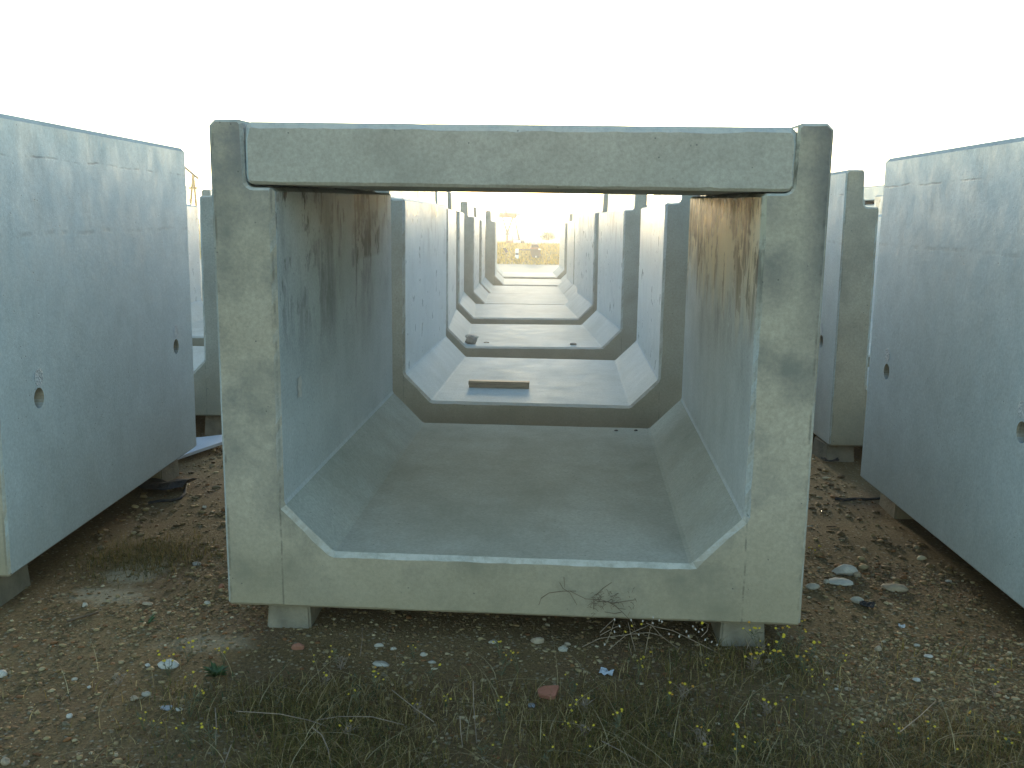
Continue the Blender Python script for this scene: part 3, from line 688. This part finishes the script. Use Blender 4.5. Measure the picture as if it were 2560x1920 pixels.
def pebbles(n, xr, yr, rmin, rmax, keep, seed):
    r = np.random.default_rng(seed); x = r.uniform(*xr, n); y = r.uniform(*yr, n); m = keep(x, y, r); x, y = x[m], y[m]; n = len(x)
    rad = rmin*(rmax/rmin)**(r.random(n)**2.9)
    q = IV[None]*(1+r.uniform(-.42, .32, (n, len(IV), 1)))
    a = r.uniform(0, 2*np.pi, n); sc = np.stack([rad*r.uniform(.8, 1.4, n), rad*r.uniform(.7, 1.1, n), rad*r.uniform(.22, .6, n)], 1)
    q = q*sc[:, None]; ca, sa = np.cos(a)[:, None], np.sin(a)[:, None]
    q = np.stack([q[..., 0]*ca-q[..., 1]*sa, q[..., 0]*sa+q[..., 1]*ca, q[..., 2]], -1)
    q += np.stack([x, y, gzv(x, y)+sc[:, 2]*.35], 1)[:, None]
    pal = np.array([(.25, .20, .11), (.165, .115, .056), (.115, .078, .040), (.31, .26, .165), (.16, .14, .095), (.17, .085, .036), (.38, .34, .25)]); pr_ = np.array([.17, .31, .29, .06, .06, .09, .02])
    c = pal[r.choice(len(pal), n, p=pr_)]*r.uniform(.7, 1.15, (n, 1))*np.array([[1.05, .97, .80]])
    V = q.reshape(-1, 3); F = (IF[None]+(np.arange(n)*len(IV))[:, None, None]).reshape(-1, 3); C = np.repeat(c, len(IV), 0)
    return V, F, C
def keep_open(x, y, r):
    k = np.ones(len(x), bool)
    k &= ~((np.abs(x) < .95) & (y > 3.75)); k &= ~((x < -2.0) & (y > 3.9)); k &= ~((x > 2.0) & (y > 3.6))
    return k
def join(*parts):
    V, F, C = [], [], []; n = 0
    for v, f, c in parts: V.append(v); F.append(f+n); C.append(c); n += len(v)
    return np.concatenate(V), np.concatenate(F), np.concatenate(C)
def kp_a(x, y, r):
    d = .35+.65*np.clip(fnoise(x, y, 1.6, 3.1)*1.4+.5, 0, 1)
    d = np.where((x > 1.1) & (y < 3.4), 1.0, d)
    return keep_open(x, y, r) & (r.random(len(x)) < d)
pv = join(pebbles(52000, (-2.3, 2.5), (2.35, 4.3), .0020, .0125, kp_a, 1), pebbles(12000, (-2.6, 2.8), (4.0, 7.4), .005, .026, kp_a, 2),
          pebbles(5000, (1.0, 2.1), (2.75, 3.5), .004, .011, lambda x, y, r: r.random(len(x)) < .9, 5))
scatter_mesh('gravel', *pv, M['pebbles'], label='loose pebbles and grit spread over the brown earth')

# grass blades and straw
def blades(x, y, h, wd, lean, col, r, seg=3, z0=None):
    n = len(x); a = r.uniform(0, 2*np.pi, n); d = np.stack([np.cos(a), np.sin(a)], 1); sd_ = np.stack([-d[:, 1], d[:, 0]], 1)
    z0 = gzv(x, y) if z0 is None else z0; rows = []
    for k in range(seg+1):
        t = k/seg; out = lean*h*t**1.8; up = h*(t-.35*np.clip(lean, 0, 1.5)*t*t); w = wd*(1-t)**.7+.0002
        cx = x+d[:, 0]*out; cy = y+d[:, 1]*out
        for s in (-1, 1): rows.append(np.stack([cx+s*sd_[:, 0]*w/2, cy+s*sd_[:, 1]*w/2, z0+up], 1))
    V = np.stack(rows, 1); m = 2*(seg+1)
    f = np.array([(2*k, 2*k+1, 2*k+3, 2*k+2) for k in range(seg)])
    F = (f[None]+(np.arange(n)*m)[:, None, None]).reshape(-1, 4)
    return V.reshape(-1, 3), F, np.repeat(col, m, 0)
def grass_density(x, y):
    nz = fnoise(x, y, 2.2, 7.7)*.9+.5
    base = np.clip((3.12-y)/.28, 0, 1)                     # thick near the camera, thin near the front channel
    left = np.clip((x+1.25)/.5, 0.06, 1)
    right_g = 1-.8*np.clip((x-.95)/.25, 0, 1)*np.clip((y-2.72)/.15, 0, 1)
    base = np.maximum(base, .35*np.clip((x-.1)/.5, 0, 1)*np.clip((3.42-y)/.15, 0, 1))
    return np.clip(base*left*right_g*np.clip(nz*1.25, .1, 1), 0, 1)
r = np.random.default_rng(21); n = 150000; x = r.uniform(-1.75, 1.75, n); y = r.uniform(2.3, 3.45, n); k = r.random(n) < grass_density(x, y); x, y = x[k], y[k]; n = len(x)
gpal = np.array([(.100, .085, .018), (.155, .115, .026), (.22, .150, .045), (.060, .066, .014), (.36, .27, .11), (.120, .065, .022)])
green = np.clip(fnoise(x, y, 1.7, 2.2)*1.3+.35, 0, 1)
ci = np.where(r.random(n) < green*.6, r.choice([0, 3, 1], n), r.choice([2, 4, 1, 5], n))
c = gpal[ci]*r.uniform(.7, 1.25, (n, 1))
A1 = blades(x, y, r.uniform(.012, .05, n)*(1+.5*green), r.uniform(.0012, .003, n), r.uniform(.2, 1.6, n), c, r)
# small leaf rosettes of ground cover
n2 = 26000; x = r.uniform(-1.75, 1.75, n2); y = r.uniform(2.3, 3.4, n2); k = r.random(n2) < grass_density(x, y)*np.clip(fnoise(x, y, 3.0, 5.5)*1.6+.5, 0, 1); x, y = x[k], y[k]; n2 = len(x)
c2 = np.array([(.045, .060, .022), (.065, .070, .026), (.09, .075, .035)])[r.choice(3, n2)]*r.uniform(.7, 1.3, (n2, 1))
A2 = blades(x, y, r.uniform(.008, .022, n2), r.uniform(.003, .007, n2), r.uniform(.8, 2.2, n2), c2, r, seg=2, z0=gzv(x, y)+r.uniform(0, .02, n2))
# sparse tufts between the rows
n3 = 9000; x = np.concatenate([r.normal(-1.62, .14, n3//2), r.uniform(-2.0, 2.2, n3//2)]); y = np.concatenate([r.normal(4.25, .13, n3//2), r.uniform(3.3, 4.6, n3//2)])
k = keep_open(x, y, r) & ((np.arange(n3) < n3//2)*(r.random(n3) < .55) | (r.random(n3) < .16*np.clip(fnoise(x, y, 3, 1.5)*2, 0, 1))); x, y = x[k], y[k]; n3 = len(x)
A3 = blades(x, y, r.uniform(.015, .06, n3), r.uniform(.0012, .003, n3), r.uniform(.3, 1.5, n3), gpal[r.choice([0, 1, 2, 3], n3)]*r.uniform(.6, 1.1, (n3, 1)), r)
scatter_mesh('grass', *join(A1, A2, A3), M['grass'], label='short olive and dry brown grass covering the foreground')
# long pale straws lying over the grass
n4 = 1500; x = r.uniform(-1.6, 1.7, n4); y = r.uniform(2.35, 3.3, n4); k = r.random(n4) < np.clip(grass_density(x, y)+.08, 0, 1); x, y = x[k], y[k]; n4 = len(x)
c4 = np.array([(.36, .29, .15), (.27, .20, .095), (.17, .11, .05)])[r.choice(3, n4)]*r.uniform(.7, 1.2, (n4, 1))
S1 = blades(x, y, r.uniform(.05, .17, n4), r.uniform(.0014, .0032, n4), r.uniform(.5, 2.4, n4), c4, r, seg=6)
scatter_mesh('straw', *S1, M['grass'], label='dry straw stalks lying over the short grass')
# dry grass on the far bank
n5 = 42000; x = r.uniform(-4, 7, n5); y = r.uniform(37, 48, n5)
c5 = np.array([(.62, .38, .04), (.70, .47, .06), (.45, .27, .03), (.22, .18, .03)])[r.choice(4, n5)]*r.uniform(.7, 1.2, (n5, 1))
B1 = blades(x, y, r.uniform(.04, .15, n5), r.uniform(.012, .03, n5), r.uniform(.2, 1.2, n5), c5, r, seg=2)
scatter_mesh('dry_grass', *B1, M['drygrass'], label='tall yellow dry grass on the bank beyond the rows')
# green bush on the far bank
bx = P(1370, 596, 55); n6 = 1500; rr6 = r.normal(0, 1, (n6, 3)); rr6 /= np.linalg.norm(rr6, axis=1)[:, None]; rr6 *= (r.random((n6, 1))**.5)*np.array([[.36, .4, .22]])*(1+.25*r.normal(0, 1, (n6, 1)))
B2 = blades(bx.x+rr6[:, 0], 55+rr6[:, 1], r.uniform(.04, .1, n6), r.uniform(.03, .07, n6), r.uniform(.4, 2, n6), np.array([(.13, .16, .025)])*r.uniform(.6, 1.4, (n6, 1)), r, seg=2, z0=gz(bx.x, 55)+.25+rr6[:, 2])
bush = bpy.data.objects.new('green_bush', None); COL.objects.link(bush); tag(bush, 'small yellow-green bush above the white pipe rail', 'bush')
fo = scatter_mesh('foliage', *B2, M['drygrass'], kind=None); fo.parent = bush
b = MB()
for i in range(5): b.tube([(bx.x, 55, gz(bx.x, 55)), (bx.x+random.uniform(-.1, .1), 55, gz(bx.x, 55)+.15), (bx.x+random.uniform(-.2, .2), 55+random.uniform(-.2, .2), gz(bx.x, 55)+.3)], .02, .006, n=4)
b.build('stem', M['twig'], bush)

# ------------------------------------------------------------------ weeds with yellow flowers
M['stem'] = plain('weed_stem', (.085, .085, .035), .8, .3, 40)
M['drystem'] = plain('dry_stem', (.21, .155, .10), .85, .3, 40)
M['seed'] = plain('seed_head', (.36, .32, .26), .9, .2, 60)
M['petal'] = plain('yellow_petal', (.50, .37, .015), .6, .15, 200)
M['petal2'] = plain('orange_petal', (.42, .21, .012), .6, .15, 200)
def flower_mesh(name, mat, rad, seed):
    r_ = random.Random(seed); b = MB(); n = 9
    for k in range(n):
        a = 2*math.pi*k/n+r_.uniform(-.1, .1); ca, sa = math.cos(a), math.sin(a); w = .36
        b.add([(0, 0, 0), (rad*.65*math.cos(a-w), rad*.65*math.sin(a-w), rad*.25), (rad*ca, rad*sa, rad*r_.uniform(-.1, .35)), (rad*.65*math.cos(a+w), rad*.65*math.sin(a+w), rad*.25)], [(0, 1, 2, 3)])
    b.tube([(0, 0, -rad*.3), (0, 0, rad*.35), (0, 0, rad*.55)], rad*.5, rad*.25, n=7)
    me = b.mesh(name); me.materials.append(mat); return me
FL = [flower_mesh('flower_head', M['petal'], .0064, 1), flower_mesh('flower_head', M['petal'], .005, 2), flower_mesh('flower_head', M['petal2'], .005, 3)]
def bend(p0, p1, sag, n=5, r_=random):
    p0, p1 = Vector(p0), Vector(p1); s = Vector((r_.uniform(-1, 1), r_.uniform(-1, 1), .6))*sag
    return [p0.lerp(p1, i/n)+s*math.sin(math.pi*i/n) for i in range(n+1)]
def weed_variant(seed, hgt, nbr, dry):
    r_ = random.Random(seed); b = MB(); tips = []
    for i in range(nbr):
        a = r_.uniform(0, 6.28); l = hgt*r_.uniform(.55, 1.0); sp = r_.uniform(.15, .75)
        tip = Vector((math.cos(a)*l*sp, math.sin(a)*l*sp, l)); pts = bend((0, 0, -.004), tip, l*.10, 5, r_); b.tube(pts, .0011, .0006, n=3); tips.append(tip)
        for j in range(r_.randint(3, 7)):
            q0 = pts[r_.randint(1, 4)]; a2 = r_.uniform(0, 6.28); ll = r_.uniform(.008, .022); dz = r_.uniform(0, .012)
            dv = Vector((math.cos(a2)*ll, math.sin(a2)*ll, dz)); sv_ = Vector((-math.sin(a2), math.cos(a2), 0))*ll*.16
            b.add([q0, q0+dv*.5+sv_, q0+dv, q0+dv*.5-sv_], [(0, 1, 2, 3)])
        if r_.random() < .5:
            q0 = pts[3]; t2 = q0+Vector((r_.uniform(-.03, .03), r_.uniform(-.03, .03), r_.uniform(.02, .04))); b.tube(bend(q0, t2, .004, 3, r_), .0008, .0005, n=3); tips.append(t2)
    me = b.mesh('stem'); me.materials.append(M['drystem' if dry else 'stem']); return me, tips
VAR = [weed_variant(31+i, (.05, .08, .06, .11, .07, .045)[i], (3, 4, 5, 4, 3, 2)[i], i in (2,)) for i in range(6)]
def weed(x, y, v, label, group, frac=.7, sc=1.0):
    me_, tips = VAR[v]; e = bpy.data.objects.new('flowering_weed', None); COL.objects.link(e)
    e.location = (x, y, gz(x, y)); e.rotation_euler = (0, 0, random.uniform(0, 6.28)); e.scale = (sc, sc, sc); tag(e, label, 'weed', group)
    st = bpy.data.objects.new('stem', me_); COL.objects.link(st); st.parent = e
    for k_, t in enumerate(tips):
        if k_ == 0 or random.random() < frac:
            f = bpy.data.objects.new('flower_head', FL[random.choice((0, 0, 1, 1, 2))]); COL.objects.link(f); f.parent = e
            f.location = t; f.rotation_euler = (random.uniform(-.7, .5), random.uniform(-.5, .5), random.uniform(0, 6))
    return e
ORD = ['first', 'second', 'third', 'fourth', 'fifth', 'sixth', 'seventh', 'eighth', 'ninth', 'tenth', 'eleventh', 'twelfth', 'thirteenth', 'fourteenth', 'fifteenth', 'sixteenth', 'seventeenth', 'eighteenth', 'nineteenth', 'twentieth']
spots = []
while len(spots) < 66:
    px = random.uniform(230, 2550); py = random.uniform(1640, 1915)
    if px < 900 and py < 1640+(900-px)*.12: continue
    if px > 2150 and 1600 < py < 1735 and random.random() < .8: continue
    if random.random() > .45+.55*min(1, max(0, (px-500)/1200)): continue
    spots.append((px, py))
ZONES = [(700, 'the left foreground'), (1150, 'the grass left of the orange tile'), (1550, 'the grass around the orange tile'), (1900, 'the grass before the right bearing block'), (2230, 'the grass below the white rubble'), (9999, 'the right foreground gravel')]
zone = {}
for px, py in sorted(spots):
    zn = next(n for x1, n in ZONES if px < x1); key = (zn, py < 1785); zone.setdefault(key, []).append((px, py))
for (zn, up), lst in zone.items():
    for i, (px, py) in enumerate(lst):
        a = G(px, py)
        weed(a.x, a.y, random.randrange(6), '%s yellow-flowered weed from the left in %s, %s half' % (ORD[i], zn, 'upper' if up else 'lower'), 'yellow-flowered weeds in the foreground grass', .3, random.uniform(.75, 1.05))
for i, (px, py) in enumerate(((1880, 1680), (1900, 1640), (1935, 1650), (1950, 1700), (1965, 1665), (1990, 1640), (2010, 1690), (2030, 1665))):
    a = G(px, py); weed(a.x, a.y, (2, 3, 3, 3, 4, 3, 1, 4)[i], '%s from the left of the bushy yellow weeds at the front channel right corner' % ORD[i], 'weeds clustered at the front channel right corner', .95, 1.15)
for px, py, lb in ((560, 1660, 'yellow-flowered weed in front of the left bearing block, nearest it'), (470, 1655, 'yellow-flowered weed left of the dark green leafy tuft'), (420, 1690, 'yellow-flowered weed beside the long white fragment'), (2030, 1395, 'small yellow-flowered weed at the front channel edge by the white rubble')):
    a = G(px, py); weed(a.x, a.y, 1, lb, None, .8)
# green leafy rosettes
def rosette(px, py, n, ln, label, seed):
    r_ = random.Random(seed); a = G(px, py); e = bpy.data.objects.new('leafy_weed', None); COL.objects.link(e); e.location = (a.x, a.y, gz(a.x, a.y)); tag(e, label, 'weed')
    b = MB()
    for i in range(n):
        an = r_.uniform(0, 6.28); l = ln*r_.uniform(.6, 1.1); z = l*r_.uniform(.2, .8); d = Vector((math.cos(an), math.sin(an), 0)); s = Vector((-d.y, d.x, 0))*l*.15
        m1 = d*l*.5+Vector((0, 0, z*.8)); b.add([(0, 0, 0), m1*.6+s*.7, m1+s, d*l+Vector((0, 0, z)), m1-s, m1*.6-s*.7], [(0, 1, 2, 3, 4, 5)])
    b.build('leaves', M['leaf'], e); return e
M['leaf'] = plain('green_leaf', (.035, .065, .012), .6, .3, 40)
rosette(371, 1563, 16, .035, 'little green rosette in the bare earth on the left', 1)
rosette(540, 1690, 60, .042, 'dark green leafy tuft before the left bearing block', 2)
# the tangle of dry stems before the front channel
def C7(x, y, Y=3.33): return P(800+x*.434, 1200+y*.434, Y)
def C4(x, y, Y=3.33): return P(1500+x*.1808, 1480+y*.1808, Y)
e = bpy.data.objects.new('dead_weed', None); COL.objects.link(e); e.location = G(1600, 1625); tag(e, 'dead brown weed sprawling against the lower right of the front channel', 'dead weed')
inv = Vector(e.location)
b = MB()
for st in ([(1260, 720), (1275, 680), (1320, 650), (1400, 640), (1440, 640), (1530, 685), (1620, 690), (1680, 710), (1740, 760), (1800, 820), (1840, 960)], [(1380, 590), (1400, 625), (1440, 650), (1480, 720)],
           [(1590, 665), (1630, 625), (1680, 590)], [(1575, 745), (1577, 670)], [(1440, 640), (1475, 640)], [(1680, 710), (1750, 700), (1820, 690)], [(1600, 700), (1660, 700), (1720, 740), (1760, 745)], [(1740, 760), (1700, 770), (1640, 760)], [(1405, 560), (1410, 620)]):
    Yv = [3.36-.006*i for i in range(len(st))]; b.tube([C7(x_, y_, Yv[i])-inv for i, (x_, y_) in enumerate(st)], .0013, .0008, n=4)
b.build('stem', M['twig'], e)
b = MB(); r_ = random.Random(4)
for i in range(60):
    q0 = C7(1560+abs(r_.gauss(0, 120)), 700+r_.gauss(0, 35), 3.35)-inv; q1 = q0+Vector((r_.uniform(-.02, .02), 0, r_.uniform(-.015, .02))); b.tube([q0, (q0+q1)/2+Vector((0, 0, .004)), q1], .0010, .0006, n=3)
b.build('twigs', M['twig'], e)
e = bpy.data.objects.new('dry_weed', None); COL.objects.link(e); e.location = G(1650, 1640); tag(e, 'tall dry straw-coloured weed with pale seed heads before the dark gap', 'dry weed'); inv = Vector(e.location)
b = MB()
STM = ([(-250, 760), (0, 640), (400, 585), (680, 560), (850, 610), (1090, 790)], [(620, 870), (650, 700), (680, 560), (735, 350)], [(640, 430), (760, 480), (1000, 530), (1330, 690), (1700, 880)], [(720, 470), (790, 540), (850, 610)],
       [(70, 740), (150, 560), (200, 400)], [(0, 560), (100, 460), (200, 370)], [(0, 600), (180, 500), (280, 460)], [(120, 800), (340, 610), (690, 450)], [(490, 820), (430, 600), (390, 420)], [(400, 710), (440, 900), (490, 1210)], [(1400, 620), (1480, 540), (1500, 450), (1440, 420)], [(2010, 830), (2085, 660)])
for st in STM: b.tube([C4(x_, y_, 3.30+.012*((i*7) % 3))-inv for i, (x_, y_) in enumerate(st)], .0014, .0009, n=4)
b.build('stem', M['drystem'], e)
SD = [(200, 380), (270, 470), (200, 550), (65, 725), (535, 590), (955, 580), (1095, 615), (1195, 545), (1285, 475), (1320, 515), (1415, 520), (820, 390), (730, 430), (855, 410), (1545, 690), (1620, 730), (1225, 610), (590, 400), (430, 385), (735, 350), (1455, 660), (1365, 550)]
SDM = rock_mesh('seed_head', .0038, .0038, .0055, 3, 1, M['seed'])
for x_, y_ in SD:
    s_ = bpy.data.objects.new('seed_head', SDM); COL.objects.link(s_); s_.parent = e; s_.location = C4(x_, y_, 3.30)-inv; s_.rotation_euler = (random.uniform(-.6, .6), random.uniform(-.6, .6), 0)
for x_, y_ in ((350, 550), (440, 470), (575, 445), (1415, 430), (600, 900), (700, 830)):
    s_ = bpy.data.objects.new('flower_head', FL[0]); COL.objects.link(s_); s_.parent = e; s_.location = C4(x_, y_, 3.29)-inv; s_.rotation_euler = (.9, 0, random.uniform(0, 6))
# individual long straws picked out in the foreground
def straw(pts, label, r0=.0017):
    b = MB(); v = []
    for i, (px, py, z) in enumerate(pts): v.append(G(px, py, z))
    b.tube(v, r0, r0*.7, n=5); o = b.build('straw_stalk', M['drystem']); return tag(o, label, 'straw')
straw([(590, 1778, .05), (640, 1781, .055), (700, 1785, .05), (770, 1800, .04), (815, 1815, .03)], 'long pale straw arching over the grass left of centre')
straw([(780, 1818, .045), (805, 1838, .05), (820, 1872, .04), (831, 1925, .02)], 'curved bleached straw running off the bottom edge', .002)
straw([(790, 1800, .03), (850, 1791, .035), (930, 1792, .035), (1010, 1812, .02)], 'bowed straw lying flat in the middle of the grass')
straw([(980, 1725, .03), (1030, 1765, .05), (1085, 1805, .03)], 'slanting straw left of the orange tile piece')
straw([(1183, 1703, .10), (1184, 1760, .05), (1192, 1860, 0)], 'upright pale stalk standing alone in the mid foreground')
straw([(1150, 1790, .07), (1152, 1830, .04), (1157, 1870, 0)], 'short upright stalk beside the lone pale stalk')
straw([(1505, 1853, .03), (1550, 1876, .035), (1620, 1918, .02)], 'straight straw slanting down in the right foreground')
straw([(900, 1640, .12), (906, 1600, .10), (905, 1570, .05)], 'thin stalk before the dark gap under the front channel', .0011)
straw([(538, 1770, .06), (541, 1810, .05), (539, 1862, .02)], 'upright bleached stalk in the left part of the grass')
straw([(578, 1862, .05), (568, 1890, .04), (555, 1925, .03)], 'white straw leaning near the bottom left of the grass')
straw([(2250, 1830, .09), (2300, 1790, .07), (2340, 1752, .05)], 'pale stalk slanting up in the right foreground')

# ------------------------------------------------------------------ haze volume added to stand in for lens glare
hz = MB(); hz.box((0, 1300, 3.6), (3200, 3600, 10.8)); hm = bpy.data.materials.new('glare_haze'); hm.use_nodes = True; nt = hm.node_tree; nt.nodes.clear()
pv_ = nt.nodes.new('ShaderNodeVolumePrincipled'); ot = nt.nodes.new('ShaderNodeOutputMaterial'); nt.links.new(pv_.outputs[0], ot.inputs['Volume'])
pv_.inputs['Color'].default_value = (.9, .9, .9, 1); pv_.inputs['Density'].default_value = 0.0018; pv_.inputs['Anisotropy'].default_value = 0.8
hzo = hz.build('glare_haze', hm); tag(hzo, 'thin haze added over the yard for sun glare', kind='stuff')
